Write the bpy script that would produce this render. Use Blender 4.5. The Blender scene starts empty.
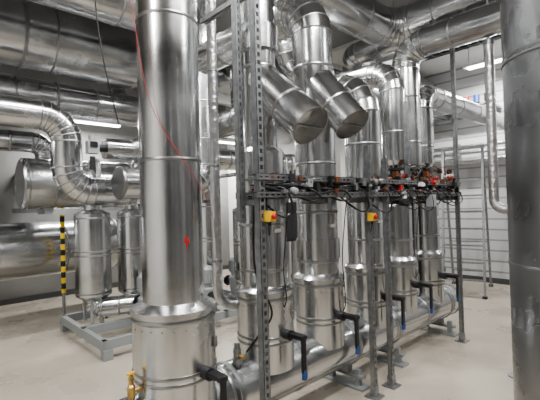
import bpy, bmesh, math, random
from mathutils import Vector, Matrix
random.seed(7)
V=Vector
# ---------------------------------------------------------------- materials
def mat(name, col, metal=0.0, rough=0.5, var=0.0, nscale=4.0, bump=0.0, bscale=6.0, emis=None, rvar=0.0, stretch=None, fine=0.0):
    m=bpy.data.materials.new(name); m.use_nodes=True
    nt=m.node_tree; b=nt.nodes['Principled BSDF']
    b.inputs['Base Color'].default_value=(*col,1); b.inputs['Metallic'].default_value=metal
    b.inputs['Roughness'].default_value=rough
    if emis:
        b.inputs['Emission Color'].default_value=(*emis[0],1); b.inputs['Emission Strength'].default_value=emis[1]
    if var or bump or rvar:
        tc=nt.nodes.new('ShaderNodeNewGeometry'); mp=nt.nodes.new('ShaderNodeMapping')
        nt.links.new(tc.outputs['Position'],mp.inputs['Vector'])
        if stretch: mp.inputs['Scale'].default_value=stretch
        n=nt.nodes.new('ShaderNodeTexNoise'); n.inputs['Scale'].default_value=nscale; n.inputs['Detail'].default_value=5
        nt.links.new(mp.outputs['Vector'],n.inputs['Vector'])
        if var:
            r=nt.nodes.new('ShaderNodeValToRGB')
            r.color_ramp.elements[0].position=.3; r.color_ramp.elements[1].position=.72
            r.color_ramp.elements[0].color=(*[c*(1-var) for c in col],1)
            r.color_ramp.elements[1].color=(*[min(1,c*(1+var*.6)) for c in col],1)
            nt.links.new(n.outputs['Fac'],r.inputs['Fac']); nt.links.new(r.outputs['Color'],b.inputs['Base Color'])
        if rvar:
            mr=nt.nodes.new('ShaderNodeMapRange'); mr.inputs['From Min'].default_value=.3; mr.inputs['From Max'].default_value=.7
            mr.inputs['To Min'].default_value=rough-rvar; mr.inputs['To Max'].default_value=rough+rvar
            nt.links.new(n.outputs['Fac'],mr.inputs['Value']); nt.links.new(mr.outputs['Result'],b.inputs['Roughness'])
        if bump:
            n2=nt.nodes.new('ShaderNodeTexNoise'); n2.inputs['Scale'].default_value=bscale; n2.inputs['Detail'].default_value=2
            nt.links.new(mp.outputs['Vector'],n2.inputs['Vector'])
            bp=nt.nodes.new('ShaderNodeBump'); bp.inputs['Strength'].default_value=bump; bp.inputs['Distance'].default_value=.02
            nt.links.new(n2.outputs['Fac'],bp.inputs['Height']); last=bp
            if fine:
                n3=nt.nodes.new('ShaderNodeTexNoise'); n3.inputs['Scale'].default_value=bscale*4.5; n3.inputs['Detail'].default_value=3
                nt.links.new(mp.outputs['Vector'],n3.inputs['Vector'])
                b2=nt.nodes.new('ShaderNodeBump'); b2.inputs['Strength'].default_value=fine; b2.inputs['Distance'].default_value=.006
                nt.links.new(n3.outputs['Fac'],b2.inputs['Height']); nt.links.new(bp.outputs['Normal'],b2.inputs['Normal']); last=b2
            nt.links.new(last.outputs['Normal'],b.inputs['Normal'])
    return m
ALU=mat('aluminium_cladding',(.60,.61,.62),1,.22,var=.12,nscale=3.5,bump=.16,bscale=3.2,rvar=.07,fine=.12)
ALUD=mat('aluminium_cladding_dull',(.36,.37,.38),1,.30,var=.12,nscale=3,bump=.12,bscale=2.5,rvar=.06)
SEAM=mat('cladding_seam',(.36,.365,.37),1,.33)
FOIL=mat('foil_wrap',(.62,.62,.63),1,.33,bump=.6,bscale=26,var=.12,nscale=30)
CAPD=mat('cap_sheet_dark',(.22,.225,.23),.9,.36,bump=.1)
GALV=mat('galvanised_strut',(.33,.34,.35),.85,.42,var=.25,nscale=22)
STEEL=mat('painted_steel_grey',(.30,.32,.33),.2,.5)
BLACK=mat('black_plastic',(.012,.012,.014),0,.42)
IRON=mat('cast_iron_dark',(.04,.04,.045),.4,.45)
BLUE=mat('blue_grip',(.03,.07,.22),0,.4)
RED=mat('red_plastic',(.42,.025,.02),0,.45)
YEL=mat('yellow_plastic',(.75,.46,.03),0,.45)
BRASS=mat('brass',(.55,.38,.16),1,.3)
COPP=mat('copper',(.42,.17,.09),1,.4)
WHITEP=mat('white_plastic',(.75,.75,.73),0,.4)
LED=mat('led_diffuser',(1,1,1),0,.5,emis=((1,.98,.94),16))
FLOOR=mat('concrete_floor',(.43,.39,.33),0,.30,var=.18,nscale=1.3,bump=.05,bscale=30,rvar=.08)
WALLW=mat('white_wall_paint',(.74,.74,.72),0,.7,var=.04,nscale=1)
CONC=mat('concrete_wall',(.25,.25,.245),0,.8,var=.15,nscale=1.2,bump=.1,bscale=12)
CEIL=mat('concrete_ceiling',(.27,.27,.265),0,.85,var=.12,nscale=1.0)
CEILW=mat('ceiling_panel_white',(.62,.62,.61),0,.8)
BASE=mat('baseboard_grey',(.08,.08,.085),0,.6)
def banded(name,c1,c2,pitch,frac):
    m=bpy.data.materials.new(name); m.use_nodes=True; nt=m.node_tree; b=nt.nodes['Principled BSDF']; b.inputs['Roughness'].default_value=.5
    g=nt.nodes.new('ShaderNodeNewGeometry'); s=nt.nodes.new('ShaderNodeSeparateXYZ'); nt.links.new(g.outputs['Position'],s.inputs[0])
    d=nt.nodes.new('ShaderNodeMath'); d.operation='DIVIDE'; d.inputs[1].default_value=pitch; nt.links.new(s.outputs['Z'],d.inputs[0])
    f=nt.nodes.new('ShaderNodeMath'); f.operation='FRACT'; nt.links.new(d.outputs[0],f.inputs[0])
    l=nt.nodes.new('ShaderNodeMath'); l.operation='LESS_THAN'; l.inputs[1].default_value=frac; nt.links.new(f.outputs[0],l.inputs[0])
    x=nt.nodes.new('ShaderNodeMix'); x.data_type='RGBA'; x.inputs['A'].default_value=(*c1,1); x.inputs['B'].default_value=(*c2,1)
    nt.links.new(l.outputs[0],x.inputs['Factor']); nt.links.new(x.outputs['Result'],b.inputs['Base Color'])
    return m
PANEL=banded('ribbed_panel_wall',(.56,.57,.58),(.30,.31,.32),.2,.16)
STRIPE=banded('hazard_stripe',(.75,.52,.03),(.015,.015,.015),.16,.5)

# ---------------------------------------------------------------- mesh builder
class B:
    def __init__(s,name): s.name=name; s.bm=bmesh.new(); s.mats=[]
    def mi(s,m):
        if m not in s.mats: s.mats.append(m)
        return s.mats.index(m)
    def rings(s,R,m,cap0=True,cap1=True,sharp=None):
        bm=s.bm; mi=s.mi(m); n=len(R[0])
        vs=[[bm.verts.new(p) for p in r] for r in R]
        for i in range(len(vs)-1):
            for j in range(n):
                f=bm.faces.new((vs[i][j],vs[i][(j+1)%n],vs[i+1][(j+1)%n],vs[i+1][j])); f.smooth=True; f.material_index=mi
        for flag,i in ((cap0,0),(cap1,len(vs)-1)):
            if flag:
                f=bm.faces.new(vs[i]); f.material_index=mi; f.smooth=False
        for i in range(len(vs)):
            if (sharp and sharp[i]) or i in(0,len(vs)-1):
                for j in range(n):
                    e=bm.edges.get((vs[i][j],vs[i][(j+1)%n]))
                    if e: e.smooth=False
    def frame(s,t,ref=None):
        t=t.normalized(); a=ref or (V((0,0,1)) if abs(t.z)<.9 else V((1,0,0)))
        u=(a-t*a.dot(t)).normalized(); return t,u,t.cross(u)
    def rev(s,c,t,prof,m,seg=36,cap0=True,cap1=True):
        c=V(c); t,u,w=s.frame(V(t)); R=[];sh=[]
        for k,(o,r) in enumerate(prof):
            r=max(r,.0005)
            R.append([c+t*o+(u*math.cos(2*math.pi*j/seg)+w*math.sin(2*math.pi*j/seg))*r for j in range(seg)])
            if 0<k<len(prof)-1:
                a=V((prof[k][0]-prof[k-1][0],prof[k][1]-prof[k-1][1])); b=V((prof[k+1][0]-prof[k][0],prof[k+1][1]-prof[k][1]))
                sh.append(a.length>0 and b.length>0 and a.angle(b)>.4)
            else: sh.append(True)
        s.rings(R,m,cap0,cap1,sh)
    def cyl(s,a,b,r,m,seg=24,r2=None):
        a=V(a);b=V(b); s.rev(a,b-a,[(0,r),((b-a).length,r if r2 is None else r2)],m,seg)
    def box(s,c,h,m,ax=None):
        c=V(c); ax=ax or (V((1,0,0)),V((0,1,0)),V((0,0,1)))
        P=[c+ax[0]*h[0]*i+ax[1]*h[1]*j+ax[2]*h[2]*k for i in(-1,1) for j in(-1,1) for k in(-1,1)]
        vs=[s.bm.verts.new(p) for p in P]; mi=s.mi(m)
        for q in ((0,1,3,2),(4,6,7,5),(0,4,5,1),(2,3,7,6),(0,2,6,4),(1,5,7,3)):
            f=s.bm.faces.new([vs[i] for i in q]); f.material_index=mi
    def bead(s,c,t,r,m=None,w=.012,h=.005,seg=36):
        s.rev(c,t,[(-w,r-.002),(-w*.8,r+h*.6),(0,r+h),(w*.8,r+h*.6),(w,r-.002)],m or SEAM,seg,False,False)
    def tube(s,path,r,m,bend=.3,seg=36,gores=5,seams=True,pitch=1.0,caps=True,lap=True,first=.35):
        P=[V(p) for p in path]; out=[(P[0],0)]
        straights=[]; last=P[0]
        for i in range(1,len(P)-1):
            a=(P[i]-P[i-1]).normalized(); b=(P[i+1]-P[i]).normalized(); ang=a.angle(b)
            if ang<.02: out.append((P[i],0)); continue
            L=min(bend*math.tan(ang/2),(P[i]-P[i-1]).length*.49,(P[i+1]-P[i]).length*.49); Rr=L/math.tan(ang/2)
            st=P[i]-a*L; nrm=(b-a*a.dot(b)).normalized(); cen=st+nrm*Rr
            straights.append((last,st))
            for k in range(gores+1):
                th=ang*k/gores; out.append((cen-nrm*Rr*math.cos(th)+a*Rr*math.sin(th),1))
            last=P[i]+b*L
        straights.append((last,P[-1])); out.append((P[-1],0))
        pts=[o[0] for o in out]; ts=[]
        for i in range(len(pts)):
            a=(pts[i]-pts[i-1]) if i>0 else pts[1]-pts[0]
            b=(pts[i+1]-pts[i]) if i<len(pts)-1 else pts[-1]-pts[-2]
            if a.length<1e-5:a=b
            if b.length<1e-5:b=a
            ts.append((a.normalized()+b.normalized()).normalized())
        t,u,w=s.frame(ts[0]); R=[]
        for i,p in enumerate(pts):
            u=(u-ts[i]*u.dot(ts[i])).normalized(); w=ts[i].cross(u)
            R.append([p+(u*math.cos(2*math.pi*j/seg)+w*math.sin(2*math.pi*j/seg))*r for j in range(seg)])
        s.rings(R,m,caps,caps,[bool(o[1]) and seams for o in out])
        if seams:
            for i,o in enumerate(out):
                if o[1]: s.bead(o[0],ts[i],r,w=.008,h=.004,seg=seg)
            for a,b in straights:
                L=(b-a).length
                if L<.12: continue
                d=(b-a).normalized(); x=first
                while x<L-.1:
                    s.bead(a+d*x,d,r,seg=seg); x+=pitch
                if lap and r>.09:
                    _,uu,ww=s.frame(d); th=random.uniform(0,6.28); q=uu*math.cos(th)+ww*math.sin(th); k=d.cross(q)
                    s.box((a+b)/2+q*(r+.0005),(.0025,.011,L/2),SEAM,(q,k,d))
    def wire(s,pts,r,m,seg=8,n=8):
        P=[V(p) for p in pts]; P=[P[0]]+P+[P[-1]]; out=[]
        for i in range(1,len(P)-2):
            for k in range(n):
                t=k/n; a,b,c,d=P[i-1],P[i],P[i+1],P[i+2]
                out.append(.5*((2*b)+(c-a)*t+(2*a-5*b+4*c-d)*t*t+(3*b-a-3*c+d)*t**3))
        out.append(P[-2]); R=[]; u=None
        for i,p in enumerate(out):
            t=(out[min(i+1,len(out)-1)]-out[max(i-1,0)]).normalized()
            if u is None: _,u,_w=s.frame(t)
            u=(u-t*u.dot(t)).normalized(); w=t.cross(u)
            R.append([p+(u*math.cos(2*math.pi*j/seg)+w*math.sin(2*math.pi*j/seg))*r for j in range(seg)])
        s.rings(R,m)
    def strut(s,a,b,face,w=.041,m=None,pitch=.05):
        """perforated C-channel from a to b, slotted side facing `face`"""
        m=m or GALV; a=V(a);b=V(b);d=(b-a).normalized();L=(b-a).length;f=V(face);f=(f-d*f.dot(d)).normalized();k=d.cross(f);h=w/2
        mid=(a+b)/2
        for sg in(-1,1):
            s.box(mid+k*sg*(h-.0015),(h,.0015,L/2),m,(f,k,d))
            s.box(mid+k*sg*(h-.007)+f*(h-.0015),(.0015,.007,L/2),m,(f,k,d))
            s.box(mid+k*sg*(h-.005)-f*(h-.0015),(.0015,.005,L/2),m,(f,k,d))
        x=.01
        while x<L:
            s.box(a+d*x+f*(h-.0015),(.0015,h-.012,.011),m,(f,k,d)); x+=pitch
    def done(s):
        me=bpy.data.meshes.new(s.name); bmesh.ops.recalc_face_normals(s.bm,faces=s.bm.faces)
        s.bm.to_mesh(me); s.bm.free()
        for m in s.mats: me.materials.append(m)
        o=bpy.data.objects.new(s.name,me); bpy.context.collection.objects.link(o); return o

# ---------------------------------------------------------------- room shell
CZ=4.3; X0,X1,Y0,Y1=-6.0,5.65,-5.0,6.0
def slab(name,x0,x1,y0,y1,z0,z1,m):
    b=B(name); b.box(((x0+x1)/2,(y0+y1)/2,(z0+z1)/2),((x1-x0)/2,(y1-y0)/2,(z1-z0)/2),m); return b.done()
slab('floor',X0-.2,X1+.2,Y0-.2,Y1+.2,-.1,0,FLOOR)
slab('ceiling',X0-.2,X1+.2,Y0-.2,Y1+.2,CZ,CZ+.1,CEIL)
slab('wall_back',X0-.2,X1+.2,Y1,Y1+.2,0,CZ,CONC)
slab('wall_right',X1,X1+.2,Y0,Y1,0,CZ,PANEL)
slab('wall_left',X0-.2,X0,Y0,Y1,0,CZ,WALLW)
slab('wall_front',X0-.2,X1+.2,Y0-.2,Y0,0,CZ,CONC)
slab('wall_partition',3.6,3.75,2.43,Y1,0,CZ,WALLW)
slab('baseboard_partition',3.585,3.6,2.43,Y1,0,.1,BASE)
slab('baseboard_right',X1-.015,X1,Y0,Y1,0,.1,BASE)
slab('baseboard_back',X0,3.585,Y1-.015,Y1,0,.1,BASE)
slab('trim_1',3.0,X1,-1.2,2.4,CZ-.06,CZ-.001,CEILW)

# ---------------------------------------------------------------- header manifold
RX=[-1.355,-.614,0,.709,1.30,1.94]; MZ=.36; MR=.185
m=B('header_manifold')
m.tube([(-2.6,0,MZ),(2.42,0,MZ)],MR,ALU,pitch=.66,first=.9,seg=48)
m.rev((2.42,0,MZ),(1,0,0),[(0,MR+.01),(.03,MR+.01),(.05,.1),(.05,.0)],SEAM)
for x in(-2.2,-.98,.32,1.0,2.2):
    m.box((x,0,.10),(.03,.2,.012),STEEL); m.box((x,0,.01),(.06,.22,.01),STEEL); m.box((x,0,.14),(.03,.06,.04),STEEL)
    for y in(-.14,.14): m.box((x,y,.08),(.022,.022,.08),STEEL)
    m.bead((x,0,MZ),(1,0,0),MR+.003,GALV,w=.02,h=.006)
m.done()

# ---------------------------------------------------------------- risers
def arrow(b,c,h,nrm):
    n=V(nrm).normalized(); k=V((0,0,1)).cross(n)
    b.box(V(c),(.0015,.004,h),RED,(n,k,V((0,0,1))))
    for sg in(-1,1):
        dd=(V((0,0,-1))+k*sg*.4).normalized()
        b.box(V(c)+V((0,0,h))+dd*.020+n*.0005,(.0015,.004,.022),RED,(n,n.cross(dd),dd))
def lever(b,x,z,r):
    b.cyl((x,-r+.03,z),(x,-r-.05,z),.035,IRON)
    b.cyl((x,-r-.05,z),(x,-r-.15,z),.016,BLACK,12)
    b.box((x,-r-.10,z+.012),(.028,.075,.012),BLACK)
    b.box((x,-r-.165,z-.10),(.016,.009,.12),BLACK)
    b.box((x,-r-.168,z-.235),(.015,.011,.03),BLUE)
def collar(b,x,r,rp,z0=.44,z1=1.0):
    b.rev((x,0,z0),(0,0,1),[(0,r),(z1-z0-.03,r),(z1-z0-.03,r+.012),(z1-z0-.005,r+.012),(z1-z0+.02,rp+.02),(z1-z0+.03,rp)],ALU,48)
    for z in(z0+.20,z0+.24): b.bead((x,0,z),(0,0,1),r)
    b.bead((x,0,z1-.06),(0,0,1),r,w=.016,h=.007)
    for a in range(0,360,15):
        q=V((math.cos(math.radians(a)),math.sin(math.radians(a)),0))
        b.rev(V((x,0,z1-.1))+q*(r-.001),q,[(0,.006),(.003,.005),(.004,.001)],SEAM,8)
def latch(b,x,r,z,side):
    q=V(side).normalized(); b.box(V((x,0,z))+q*(r+.008),(.006,.012,.03),GALV,(q,V((0,0,1)).cross(q),V((0,0,1))))
RGT=V((.6,-.8,0))
def riser(i):
    x=RX[i]; b=B('insulated_riser_pipe')
    if i==0:
        collar(b,x,.245,.182,.42,1.02)
        b.tube([(x,0,1.02),(x,0,CZ)],.182,ALU,seg=56,pitch=.84,first=.86)
        q=V((-.06,-1,0)).normalized()
        arrow(b,V((x,0,1.40))+q*.1835,.035,q)
        lever(b,x+.05,.66,.25)
        c=V((x-.235,-.04,.60)); d=V((-1,0,0))
        b.cyl(c,c+d*.06,.014,BRASS,12)
        b.rev(c+d*.06+V((0,0,-.06)),(0,0,1),[(0,.010),(.02,.018),(.05,.022),(.09,.022),(.10,.014),(.12,.012),(.13,.018),(.15,.01)],BRASS,16)
        b.box(c+d*.06+V((0,0,.1)),(.022,.008,.006),YEL)
    elif i==1:
        collar(b,x,.205,.17)
        b.tube([(x,0,1.0),(x,0,1.98)],.172,ALU,pitch=.32,first=.14)
        b.rev((x,0,1.98),(0,0,1),[(0,.172),(.03,.15),(.04,.125)],ALU)
        b.tube([(x,0,2.0),(x,0,CZ)],.125,ALU,pitch=.5,first=.6)
        b.rev((x,0,2.72),(0,0,1),[(0,.125),(0,.15),(.18,.15),(.18,.125)],ALU)
        lever(b,x,.70,.205)
    elif i==2:
        collar(b,x,.2,.165)
        b.tube([(x,0,1.0),(x,0,3.28),(x,1.6,3.28)],.168,ALU,bend=.26,pitch=.4,first=.13)
        b.rev((x,0,1.15),(0,0,1),[(0,.168),(.0,.182),(.16,.182),(.16,.168)],ALU)
        lever(b,x,.70,.2)
    elif i==3:
        collar(b,x,.2,.168)
        b.tube([(x,0,1.0),(x,0,2.72),(x,5.95,2.72)],.17,ALU,bend=.27,pitch=.45,first=.25)
        lever(b,x,.72,.2)
    else:
        zt=1.55; collar(b,x,.185,.16)
        b.tube([(x,0,1.0),(x,0,zt)],.158,ALU,pitch=.3,first=.2)
        b.rev((x,0,zt),(0,0,1),[(0,.158),(.02,.15),(.05,.07),(.05,.05)],ALU)
        b.cyl((x,0,zt+.04),(x,0,1.98),.055,IRON)
        for z in(1.64,1.70,1.86,1.93): b.rev((x,0,z),(0,0,1),[(0,.055),(0,.1),(.022,.1),(.022,.055)],IRON)
        for z in (1.62,1.72,1.85,1.95):
            for a in range(0,360,60):
                b.cyl((x+.085*math.cos(a),.085*math.sin(a),z),(x+.085*math.cos(a),.085*math.sin(a),z+.03),.008,GALV,6)
        b.cyl((x,-.05,1.78),(x,-.2,1.78),.02,IRON,12); b.box((x,-.2,1.78),(.014,.012,.05),RED)
        b.rev((x,0,1.98),(0,0,1),[(0,.06),(.0,.09),(.05,.125 if i==5 else .13)],ALU)
        if i==4: b.tube([(x,0,2.03),(x,0,3.0),(x,2.6,3.0),(x,2.6,CZ)],.135,ALU,bend=.23,pitch=.45,first=.3)
        else: b.tube([(x,0,2.03),(x,0,2.87),(X1,0,2.87)],.125,ALU,bend=.2,pitch=.6,first=.2)
        lever(b,x,.74,.185)
    for z in(1.1,1.3): latch(b,x,.2 if i else .25,z-.3,RGT)
    if i in(1,2,3): b.box((x-.02,-.178,1.42),(.028,.006,.014),WHITEP)
    return b.done()
for i in range(6): riser(i)

b=B('insulated_riser_pipe')
b.tube([(1.62,.02,1.95),(1.62,.02,3.32),(1.62,-4.98,3.32)],.15,ALU,bend=.24,pitch=.5,first=.3)
b.rev((1.62,.02,1.87),(0,0,1),[(0,.05),(.0,.1),(.08,.15)],ALU)
b.cyl((1.62,.02,.42),(1.62,.02,1.9),.045,IRON)
for z in(1.68,1.82): b.rev((1.62,.02,z),(0,0,1),[(0,.05),(0,.095),(.02,.095),(.02,.05)],COPP)
b.done()

def bonnet(x,z0,n1,z1,r):
    b=B('slanted_strainer_bonnet'); a=V((x,-.02,z0)); e=V((x,n1,z1)); d=(e-a); L=d.length
    b.rev(a,d,[(0,r*.9),(.05,r),(L,r),(L,r+.006),(L+.012,r+.006)],ALU,48)
    b.rev(a+d.normalized()*(L-.01),d,[(.022,r+.004),(.022,r-.008),(.018,r-.012),(.016,.0)],CAPD,48)
    b.bead(a+d*.62,d,r,seg=48)
    k=V((1,0,0)); dn=d.normalized(); b.box(e+dn*.018,(r*.93,.002,.003),SEAM,(k,dn.cross(k),dn))
    b.done()
bonnet(RX[1],2.52,-.48,2.11,.135)
bonnet(RX[2],2.64,-.38,2.21,.14)

# ---------------------------------------------------------------- overhead ducts
b=B('overhead_duct'); b.tube([(-.95,.37,CZ),(-.95,.37,3.72),(1.95,.37,3.72),(1.95,-4.98,3.72)],.22,ALU,bend=.32,pitch=.8,first=.3); b.done()
b=B('overhead_duct'); b.tube([(-5.98,3.25,3.72),(3.58,3.25,3.72)],.40,ALU,seg=56,pitch=1.05,first=.6)
for x in(-3.5,-1.5,.5,2.5):
    b.bead((x,3.25,3.72),(1,0,0),.40,GALV,w=.02,h=.012,seg=56); b.cyl((x,3.25,4.1),(x,3.25,CZ),.012,GALV,8)
b.done()
b=B('overhead_duct'); b.tube([(-5.98,3.8,3.13),(3.58,3.8,3.13)],.23,ALU,pitch=1.0,first=.5)
for x in(-3,-1,1,3):
    b.bead((x,3.8,3.13),(1,0,0),.23,GALV,w=.018,h=.01)
    b.cyl((x,4.05,2.88),(x,4.05,CZ),.006,GALV,8)
    b.box((x,3.8,2.88),(.02,.27,.015),GALV)
b.done()
b=B('overhead_duct'); b.tube([(-2.2,1.95,CZ),(-2.2,1.95,3.82),(-.1,1.95,3.82),(-.1,1.95,CZ)],.26,ALU,bend=.36,pitch=.8,first=.3); b.done()
b=B('overhead_duct'); b.tube([(3.58,4.6,3.4),(.2,4.6,3.4),(.2,4.6,CZ)],.15,ALU,bend=.25,pitch=.7); b.done()
b=B('overhead_duct'); b.tube([(-5.98,4.45,2.62),(-.95,4.45,2.62),(-.95,4.45,2.2),(-.95,5.98,2.2)],.15,ALU,bend=.2,pitch=.7); b.done()
b=B('overhead_duct'); b.tube([(5.64,1.3,3.35),(1.05,1.3,3.35),(1.05,1.3,CZ)],.16,ALU,bend=.25,pitch=.7); b.done()
b=B('overhead_duct'); b.tube([(2.75,-4.98,3.95),(2.75,1.6,3.95),(5.64,1.6,3.95)],.17,ALU,bend=.26,pitch=.8); b.done()
b=B('s_bend_duct'); b.tube([(-5.98,2.8,2.68),(-1.14,2.8,2.68),(-1.14,2.8,1.82),(-.2,2.8,1.82),(-.2,2.8,2.33),(3.58,2.8,2.33)],.165,ALU,bend=.28,pitch=.7,first=.4,gores=6); b.done()
b=B('horizontal_vessel')
b.rev((-1.42,3.85,1.97),(1,0,0),[(0,.02),(.0,.31),(.02,.34),(1.82,.34),(1.90,.28),(1.92,0)],ALU,56)
for x in(-1.36,-1.05,-.5,.0): b.bead((x,3.85,1.97),(1,0,0),.34,seg=56)
for x in(-1.1,.2):
    b.box((x,4.97,1.62),(.04,.97,.04),STEEL); b.box((x,3.95,1.62),(.05,.2,.06),STEEL)
b.done()
b=B('large_low_duct')
b.rev((-5.98,4.75,1.02),(1,0,0),[(0,.5),(3.6,.5),(4.4,.42),(6.2,.42)],ALU,56)
for x in(-3.9,-2.9,-2.38,-1.58,-.7,.1): b.bead((x,4.75,1.02),(1,0,0),.505 if x<-2.3 else .425,seg=56)
for x in(-3.2,-.2):
    b.box((x,4.75,.28),(.05,.3,.28),STEEL)
b.done()

# ---------------------------------------------------------------- plant behind
b=B('pump_skid_frame')
for y in(2.15,2.8,3.6): b.box((.2,y,.16),(1.22,.03,.05),STEEL)
for x in(-1.0,-.2,.6,1.4): b.box((x,2.87,.16),(.03,.75,.05),STEEL)
for x in(-.97,.2,1.37):
    for y in(2.15,3.6): b.box((x,y,.055),(.05,.05,.055),STEEL)
b.done()
def tank(x,y,r,z0,z1,top,m=None):
    b=B('insulated_vertical_tank'); m=m or ALU
    b.rev((x,y,z0),(0,0,1),[(0,r*.6),(.06,r),(z1-z0-.05,r),(z1-z0,r*.55),(z1-z0,0)],m,44)
    for z in(z0+.1,(z0+z1)/2,(z0+z1)/2+.05,z1-.1): b.bead((x,y,z),(0,0,1),r)
    for a in range(3):
        q=V((math.cos(a*2.1),math.sin(a*2.1),0))*r*.7; b.cyl(V((x,y,.21 if y>0 else 0))+q,V((x,y,z0+.05))+q,.02,STEEL,10)
    b.tube([(x,y,z1-.05),(x,y,top)],r*.45,m,pitch=.4)
    b.done()
tank(-.80,3.0,.21,.48,1.60,1.66)
tank(-.27,3.05,.19,.45,1.60,1.65)
tank(.75,2.75,.17,.5,1.7,2.15)
tank(1.05,2.25,.17,.5,1.6,3.1)
for x,y in((-4.9,-3.4),(-3.3,-4.2),(-1.2,-4.3),(.9,-4.3),(3.6,-4.1)): tank(x,y,.36,.3,3.0,CZ,ALUD)  # unseen tanks behind the camera, added as dark reflections for the cladding
def pump(x,y,s=.7):
    b=B('circulation_pump')
    b.tube([(x,y-.2,.42),(x,y+.2,.42)],.05,IRON,seams=False,seg=20)
    b.rev((x,y,.42),(0,0,1),[(-.2,.07),(-.1,.13*s),(.08,.14*s),(.1,.1*s),(.14,.1*s),(.16,.13*s),(.34,.13*s),(.38,.09*s),(.40,.0)],STEEL,28)
    for a in range(0,360,20):
        q=V((math.cos(math.radians(a)),math.sin(math.radians(a)),0)); b.box(V((x,y,.67))+q*.132*s,(.01,.003,.08),STEEL,(q,V((0,0,1)).cross(q),V((0,0,1))))
    b.box((x+.12,y,.70),(.04,.045,.05),BLACK)
    for yy in(-.2,.2): b.rev((x,y+yy,.42),(0,1,0),[(-.012,.08),(.012,.08)],IRON)
    b.box((x,y,.215),(.1,.1,.015),STEEL)
    b.done()
pump(-.35,2.5); pump(.45,2.35); pump(1.25,2.75)
b=B('elbow_connection_pipe'); b.tube([(-.80,3.0,.5),(-.80,2.95,.38),(-.1,2.72,.38),(-.1,2.4,.38)],.12,ALU,bend=.15,pitch=.4,first=.2); b.done()
b=B('branch_duct'); b.tube([(-.72,2.35,1.9),(.45,2.35,1.9),(.45,2.35,2.5),(.45,2.35,CZ)],.19,ALU,bend=.25,pitch=.5); b.rev((-.735,2.35,1.9),(1,0,0),[(0,.175),(.01,.19),(.03,.195),(.04,.19)],CAPD); b.done()
b=B('branch_duct'); b.tube([(-.85,2.42,2.3),(-.5,2.42,2.3),(-.1,2.42,2.55),(-.1,2.42,CZ)],.12,ALU,bend=.15,pitch=.4); b.done()
b=B('valve_actuator')
b.box((-.98,2.42,2.3),(.06,.05,.07),STEEL); b.cyl((-.98,2.42,2.2),(-.98,2.42,2.05),.03,IRON); b.cyl((-.98,2.42,2.3),(-.8,2.42,2.3),.04,IRON); b.box((-.98,2.365,2.33),(.04,.008,.03),BLACK)
b.cyl((-.98,2.42,2.37),(-.98,2.42,2.43),.04,STEEL)
b.done()
b=B('small_bore_pipework')
for k,(x,y,r) in enumerate([(-.05,3.4,.03),(.12,3.3,.025),(1.5,2.4,.035),(.7,3.2,.03),(1.1,3.5,.04),(-.55,3.45,.03),(1.85,2.2,.05),(2.4,2.5,.06)]):
    b.tube([(x,y,0),(x,y,2.0+.06*k),(x,5.97,2.0+.06*k)],r,FOIL if k%2 else ALU,bend=.1,seg=16,seams=False)
    b.cyl((x-.05,y,1.2+.13*k),(x+.05,y,1.2+.13*k),r+.035,IRON,16); b.box((x+.02,y-.09,1.2+.13*k),(.012,.06,.01),RED if k%3==0 else BLACK)
b.done()
b=B('control_cabinet'); b.box((1.6,1.9,1.35),(.2,.1,.28),BLACK); b.box((1.6,1.795,1.35),(.17,.006,.25),IRON); b.box((1.5,1.785,1.45),(.03,.006,.02),WHITEP)
for x in(1.45,1.75): b.box((x,1.98,.6),(.02,.02,.6),GALV)
b.done()
b=B('hazard_striped_post'); x,y=-.86,4.05
b.cyl((x,y,0),(x,y,.42),.022,GALV,16); b.cyl((x,y,.42),(x,y,1.54),.030,STRIPE,16); b.rev((x,y,0),(0,0,1),[(0,.07),(.012,.07),(.012,.03)],STEEL,20); b.done()

# ---------------------------------------------------------------- strut rack
F=(0,-1,0)
b=B('strut_rack')
def foot(x,y): 
    b.box((x,y,.006),(.06,.06,.006),GALV); b.box((x,y,.05),(.026,.026,.045),GALV)
ry=-.33
b.strut((-.93,ry,.0),(-.93,ry,CZ),F,w=.05)
foot(-.93,ry)
b.strut((-1.0,ry+.1,1.5),(-1.0,ry+.1,CZ),F)
for x,z in((.27,1.9),(.54,1.98),(2.07,3.6)):
    b.strut((x,ry,0),(x,ry,z),F); foot(x,ry)
for z in(1.665,1.775): b.strut((-.98,ry-.01,z),(2.12,ry-.01,z),F)
b.strut((-.98,ry+.16,1.665),(2.12,ry+.16,1.665),(0,0,1))
for x in(-.93,-.3,.3,.9,1.5,2.07): b.strut((x,ry-.02,1.62),(x,ry+.2,1.62),(0,0,1))
b.strut((2.07,ry,3.58),(2.07,.3,3.58),(0,0,1)); b.strut((2.07,ry,2.5),(2.07,.3,2.5),(0,0,1))
b.strut((.25,.32,1.7),(.25,.32,CZ),F)
b.strut((-.93,ry+.02,2.95),(-.93,.25,2.95),(0,0,1))
for x in (.45,1.15): b.strut((x,-.22,1.7),(x,-.22,2.1 if x<1 else 2.6),F)
b.done()
b=B('sensor_and_valve_fittings')
for k in range(190):
    x=-.8+2.85*k/189+random.uniform(-.03,.03); y=ry+random.uniform(-.05,.14); z=1.72+random.uniform(-.045,.07)
    if x>.7: z+=random.uniform(-.05,.11)
    mm=random.choice([IRON,BLACK,BRASS,COPP,RED,GALV,WHITEP,IRON,BLACK,IRON,STEEL,STEEL,BLACK] if x>.7 else [IRON,BLACK,GALV,IRON,GALV,STEEL,BLACK,COPP])
    if random.random()<.5: b.box((x,y,z),(random.uniform(.01,.026),.02,random.uniform(.01,.028)),mm)
    else: b.rev((x,y,z),random.choice([(0,-1,0),(0,0,1),(1,0,0)]),[(-.03,.008),(-.03,.014),(.01,.014),(.01,.022),(.03,.022),(.035,.01)],mm,14)
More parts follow.
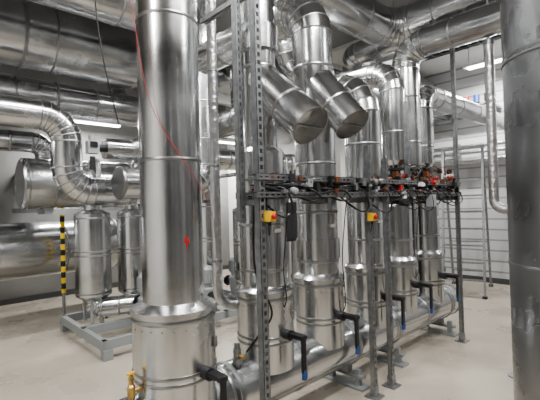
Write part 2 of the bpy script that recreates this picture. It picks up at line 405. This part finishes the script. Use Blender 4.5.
for x in(1.15,1.5,1.75,2.0):
    b.cyl((x,ry+.05,1.78),(x,ry+.05,1.92),.008,COPP,8); b.rev((x,ry+.05,1.92),(0,-1,0),[(-.02,.026),(.015,.026),(.02,.02)],IRON,20)
b.done()
b=B('cable_bundle')
for j in range(15):
    y=ry+random.uniform(-.03,.13); z=1.72+random.uniform(-.03,.03)
    mm=(GALV,BLACK,BLACK,IRON,BLACK)[j%5]; rr=random.choice([.006,.008,.005])
    if j==5: mm=RED; rr=.003; y=ry+.08
    b.wire([(-.93+k*.375,y+random.uniform(-.025,.025),z+random.uniform(-.04,.03)) for k in range(9)],rr,mm,seg=6,n=5)
for x in(-.78,-.5,-.15,.1,.45,.62,.8,.95,1.1,1.25,1.4,1.55,1.7,1.85,1.97):
    dp=random.uniform(.10,.24)
    b.wire([(x,ry,1.72),(x+.05,ry-.05,1.68),(x+.08,ry-.06,1.72-dp*.8),(x+.04,ry-.02,1.72-dp),(x-.01,ry+.06,1.72-dp*.7),(x-.02,.0-.15,1.68)],.008 if x<.3 else .005,BLACK,seg=8)
for x in(1.05,1.25,1.4,1.55,1.7,1.9):
    b.wire([(x,ry,1.72),(x+.03,ry-.03,1.82),(x+.05,ry+.1,1.97),(x+.03,-.1,1.92)],.0035,RED if x>1.8 else BLACK,seg=6)
for x,z in((-.62,.95),(.05,.8),(.7,.85),(1.3,.9)):
    b.wire([(x,ry+.05,1.68),(x+.02,ry+.10,1.45),(x-.01,ry+.11,1.15),(x,ry+.1,z),(x,-.18,z-.1)],.004,BLACK,seg=6)
b.wire([(-.93,ry+.05,1.7),(-.9,ry+.1,1.2),(-.78,ry+.08,.9),(-.8,-.16,.75),(-.84,-.05,.6)],.007,BLACK)
b.done()
b=B('sagging_red_cable')
b.wire([(-1.68,.0,CZ),(-1.64,-.03,3.2),(-1.60,-.06,2.7),(-1.53,-.12,2.17),(-1.36,-.22,1.82),(-1.19,-.16,1.62)],.0018,RED,seg=6,n=10); b.done()
b=B('hanging_black_cable')
b.wire([(-1.75,.1,CZ),(-1.76,.08,3.2),(-1.73,.1,2.6),(-1.62,.12,2.1)],.004,BLACK,seg=6); b.done()
def estop(x,z,y=ry-.045):
    b=B('emergency_stop_box'); b.box((x,y,z),(.027,.024,.031),YEL); b.box((x,y+.024,z),(.036,.003,.038),GALV)
    b.rev((x,y-.024,z),(0,-1,0),[(0,.011),(.012,.011),(.012,.018),(.022,.018),(.028,.011),(.028,0)],RED,20)
    b.cyl((x,y,z-.036),(x,y,z-.06),.009,BLACK,10); b.wire([(x,y,z-.06),(x+.01,y+.02,z-.12),(x+.03,y+.05,z-.05),(x+.03,y+.06,1.68)],.004,BLACK,seg=6); b.done()
estop(-.89,1.53); estop(.24,1.48)
b=B('terminal_box')
b.box((1.35,ry-.03,1.6),(.05,.03,.06),STEEL); b.done()
b=B('manifold_safety_valve')
b.rev((-.93,-.06,.52),(0,0,1),[(0,.02),(.03,.02),(.03,.035),(.07,.035),(.07,.025),(.12,.028),(.14,.02),(.17,.018),(.17,0)],GALV,18)
b.cyl((-.93,-.06,.61),(-.93,-.14,.61),.014,BRASS,10); b.done()

b=B('foil_wrapped_pipe'); b.tube([(-.86,.24,CZ),(-.86,.24,.86),(-.86+.3,.10,.86)],.036,FOIL,bend=.12,seg=20,gores=6,seams=False)
for z in(1.2,1.9,2.6,3.3): b.bead((-.86,.24,z),(0,0,1),.036,GALV,w=.01,h=.004,seg=20)
b.done()
b=B('foil_wrapped_pipe'); b.tube([(1.55,-1.05,CZ),(1.55,-1.05,1.42),(1.55,-1.7,1.42)],.045,FOIL,bend=.12,seg=20,gores=6,seams=False); b.done()
b=B('foil_wrapped_pipe'); b.tube([(.34,.24,CZ),(.34,.24,.95),(.34,.0,.5)],.03,FOIL,bend=.12,seg=20,gores=6,seams=False); b.done()

# ---------------------------------------------------------------- right foreground column + post
cx=.337; cy=-1.702
b=B('large_clad_column')
b.tube([(cx,cy,0),(cx,cy,CZ)],.355,ALUD,seg=64,pitch=1.25,first=1.2)
b.rev((cx,cy,0),(0,0,1),[(0,.40),(.06,.40),(.06,.355)],SEAM,64)
b.bead((cx,cy,2.42),(0,0,1),.355,BASE,w=.01,h=.006,seg=64)
b.done()
# striped post and small riser seen just left of the large column
b=B('hazard_striped_post'); hx,hy=1.46,-1.04
b.cyl((hx,hy,0),(hx,hy,1.55),.014,GALV,16); b.cyl((hx,hy,1.55),(hx,hy,2.35),.022,STRIPE,16); b.rev((hx,hy,0),(0,0,1),[(0,.07),(.012,.07),(.012,.02)],STEEL,20); b.done()
b=B('foil_wrapped_pipe'); b.tube([(1.66,-.84,3.15),(1.66,-.84,1.5),(1.60,-1.5,1.46)],.045,FOIL,bend=.1,seg=20,seams=False)
b.cyl((1.66,-.84,3.1),(1.66,-.84,CZ),.01,GALV,8); b.rev((1.66,-.84,3.1),(0,0,1),[(0,.05),(.05,.05),(.07,.02)],GALV,20); b.done()

# ---------------------------------------------------------------- ladder
b=B('aluminium_stepladder')
lx,ly=4.1,.76; wd=V((.25,-.97,0)).normalized()
def stile(p,q): b.box((V(p)+V(q))/2,(.018,.03,(V(q)-V(p)).length/2),GALV,(wd,(V(q)-V(p)).normalized().cross(wd),(V(q)-V(p)).normalized()))
base=V((lx,ly,0))
for k in(0,.62):
    stile(base+wd*k,base+wd*k+V((.45,.12,2.5)))
    stile(base+wd*k+V((1.05,.25,0)),base+wd*k+V((.5,.13,2.5)))
for i in range(1,9):
    t=i/9; p=base+V((.45*t,.12*t,2.5*t)); b.box(p+wd*.31,(.31,.035,.012),GALV,(wd,V((0,0,1)).cross(wd),V((0,0,1))))
    q=base+V((1.05-.55*t,.25-.12*t,2.5*t))
    if i%2: b.box(q+wd*.31,(.31,.012,.012),GALV,(wd,V((0,0,1)).cross(wd),V((0,0,1))))
b.box(base+V((.47,.12,2.5))+wd*.31,(.34,.08,.02),GALV,(wd,V((0,0,1)).cross(wd),V((0,0,1))))
for k in(0,.62):
    for o in(V((0,0,0)),V((1.05,.25,0))): b.box(base+wd*k+o+V((0,0,.02)),(.03,.03,.02),BLACK)
b.done()
b=B('wall_pump_group')
for k,(c) in enumerate([IRON,BLUE,RED,BLUE,IRON]):
    x,y=5.40,1.15-.19*k
    b.cyl((x,y,3.42),(x,y,3.56),.055,c,18); b.cyl((x,y,3.42),(x,y,3.30),.035,IRON)
    b.rev((x,y,3.36),(0,0,1),[(0,.06),(.02,.06)],IRON)
b.box((5.46,.77,3.29),(.18,.55,.02),GALV); b.done()
b=B('wall_pipe_run')
for k,z in enumerate((2.35,2.5,2.62)): b.tube([(5.45,-4.9,z),(5.45,5.9,z)],.035,FOIL,seams=False,seg=16)
for y in(-3,-1,1,3): b.box((5.55,y,2.5),(.1,.02,.2),GALV)
b.done()
b=B('cable_tray')
for dy in(-.12,.12): b.box((2.40+dy,-1.6,3.47),(.004,3.2,.03),GALV)
for k in range(60): b.cyl((2.28,-4.8+k*.108,3.445),(2.52,-4.8+k*.108,3.445),.004,GALV,6)
for k in range(4): b.wire([(2.32+.05*k,-4.8+i*1.0,3.46) for i in range(7)],.009,BLACK,seg=6,n=3)
for y in(-3.5,-1.5,.5): b.cyl((2.28,y,3.47),(2.28,y,CZ),.005,GALV,6); b.cyl((2.52,y,3.47),(2.52,y,CZ),.005,GALV,6)
b.done()

# ---------------------------------------------------------------- luminaires
def lum(x,y,z,alongx=True,L=1.4,E=60):
    b=B('linear_led_luminaire'); h=(L/2,.06,.025) if alongx else (.06,L/2,.025)
    b.box((x,y,z+.03),h,WHITEP); b.box((x,y,z-.005),(h[0]*.98,h[1]*.85,.014) ,LED)
    for s in(-.4,.4):
        p=(x+(L*s if alongx else 0),y+(0 if alongx else L*s)); b.cyl((*p,z+.05),(*p,CZ),.005,GALV,6)
    o=b.done()
    ld=bpy.data.lights.new('led_light','AREA'); ld.shape='RECTANGLE'; ld.size=L if alongx else .12; ld.size_y=.12 if alongx else L; ld.energy=E; ld.color=(1,.98,.95)
    lo=bpy.data.objects.new('led_light',ld); lo.location=(x,y,z-.03); bpy.context.collection.objects.link(lo); lo.parent=o
for a in [(-.05,5.35,3.20,True,1.2,75),(2.9,5.3,3.1,True,1.2,110),(4.75,.1,3.9,False,.9,125),(4.6,-2.6,3.85,False,1.4,65),
          (-3.9,-.6,4.1,True,1.4,110),(-1.0,-1.7,4.1,True,1.4,125),(.9,-2.8,4.1,True,1.4,95),(-1.0,1.1,4.2,True,1.2,90),(.5,1.1,4.2,True,.8,80),(-3.2,3.9,2.80,True,1.2,30)]:  # luminaires out of view are added to light the camera side and mid room
    lum(*a)

w=bpy.data.worlds.new('World'); bpy.context.scene.world=w; w.use_nodes=True
w.node_tree.nodes['Background'].inputs[0].default_value=(.6,.62,.65,1); w.node_tree.nodes['Background'].inputs[1].default_value=.15
try: bpy.context.scene.view_settings.look='AgX - Medium High Contrast'
except Exception as e: print(e)

# ---------------------------------------------------------------- camera
cd=bpy.data.cameras.new('camera'); cam=bpy.data.objects.new('camera',cd); bpy.context.collection.objects.link(cam)
cd.lens=36*396/540; cd.sensor_width=36; cd.clip_start=.05
fw=V((.682,.731,.0125)).normalized(); rl=V((.731,-.682,0)).normalized(); up=rl.cross(fw).normalized()
ro=.028; r2=(rl-up*ro).normalized(); u2=(up+rl*ro).normalized()
M=Matrix((r2,u2,-fw)).transposed().to_4x4(); M.translation=V((-2.56,-2.17,1.6)); cam.matrix_world=M
bpy.context.scene.camera=cam
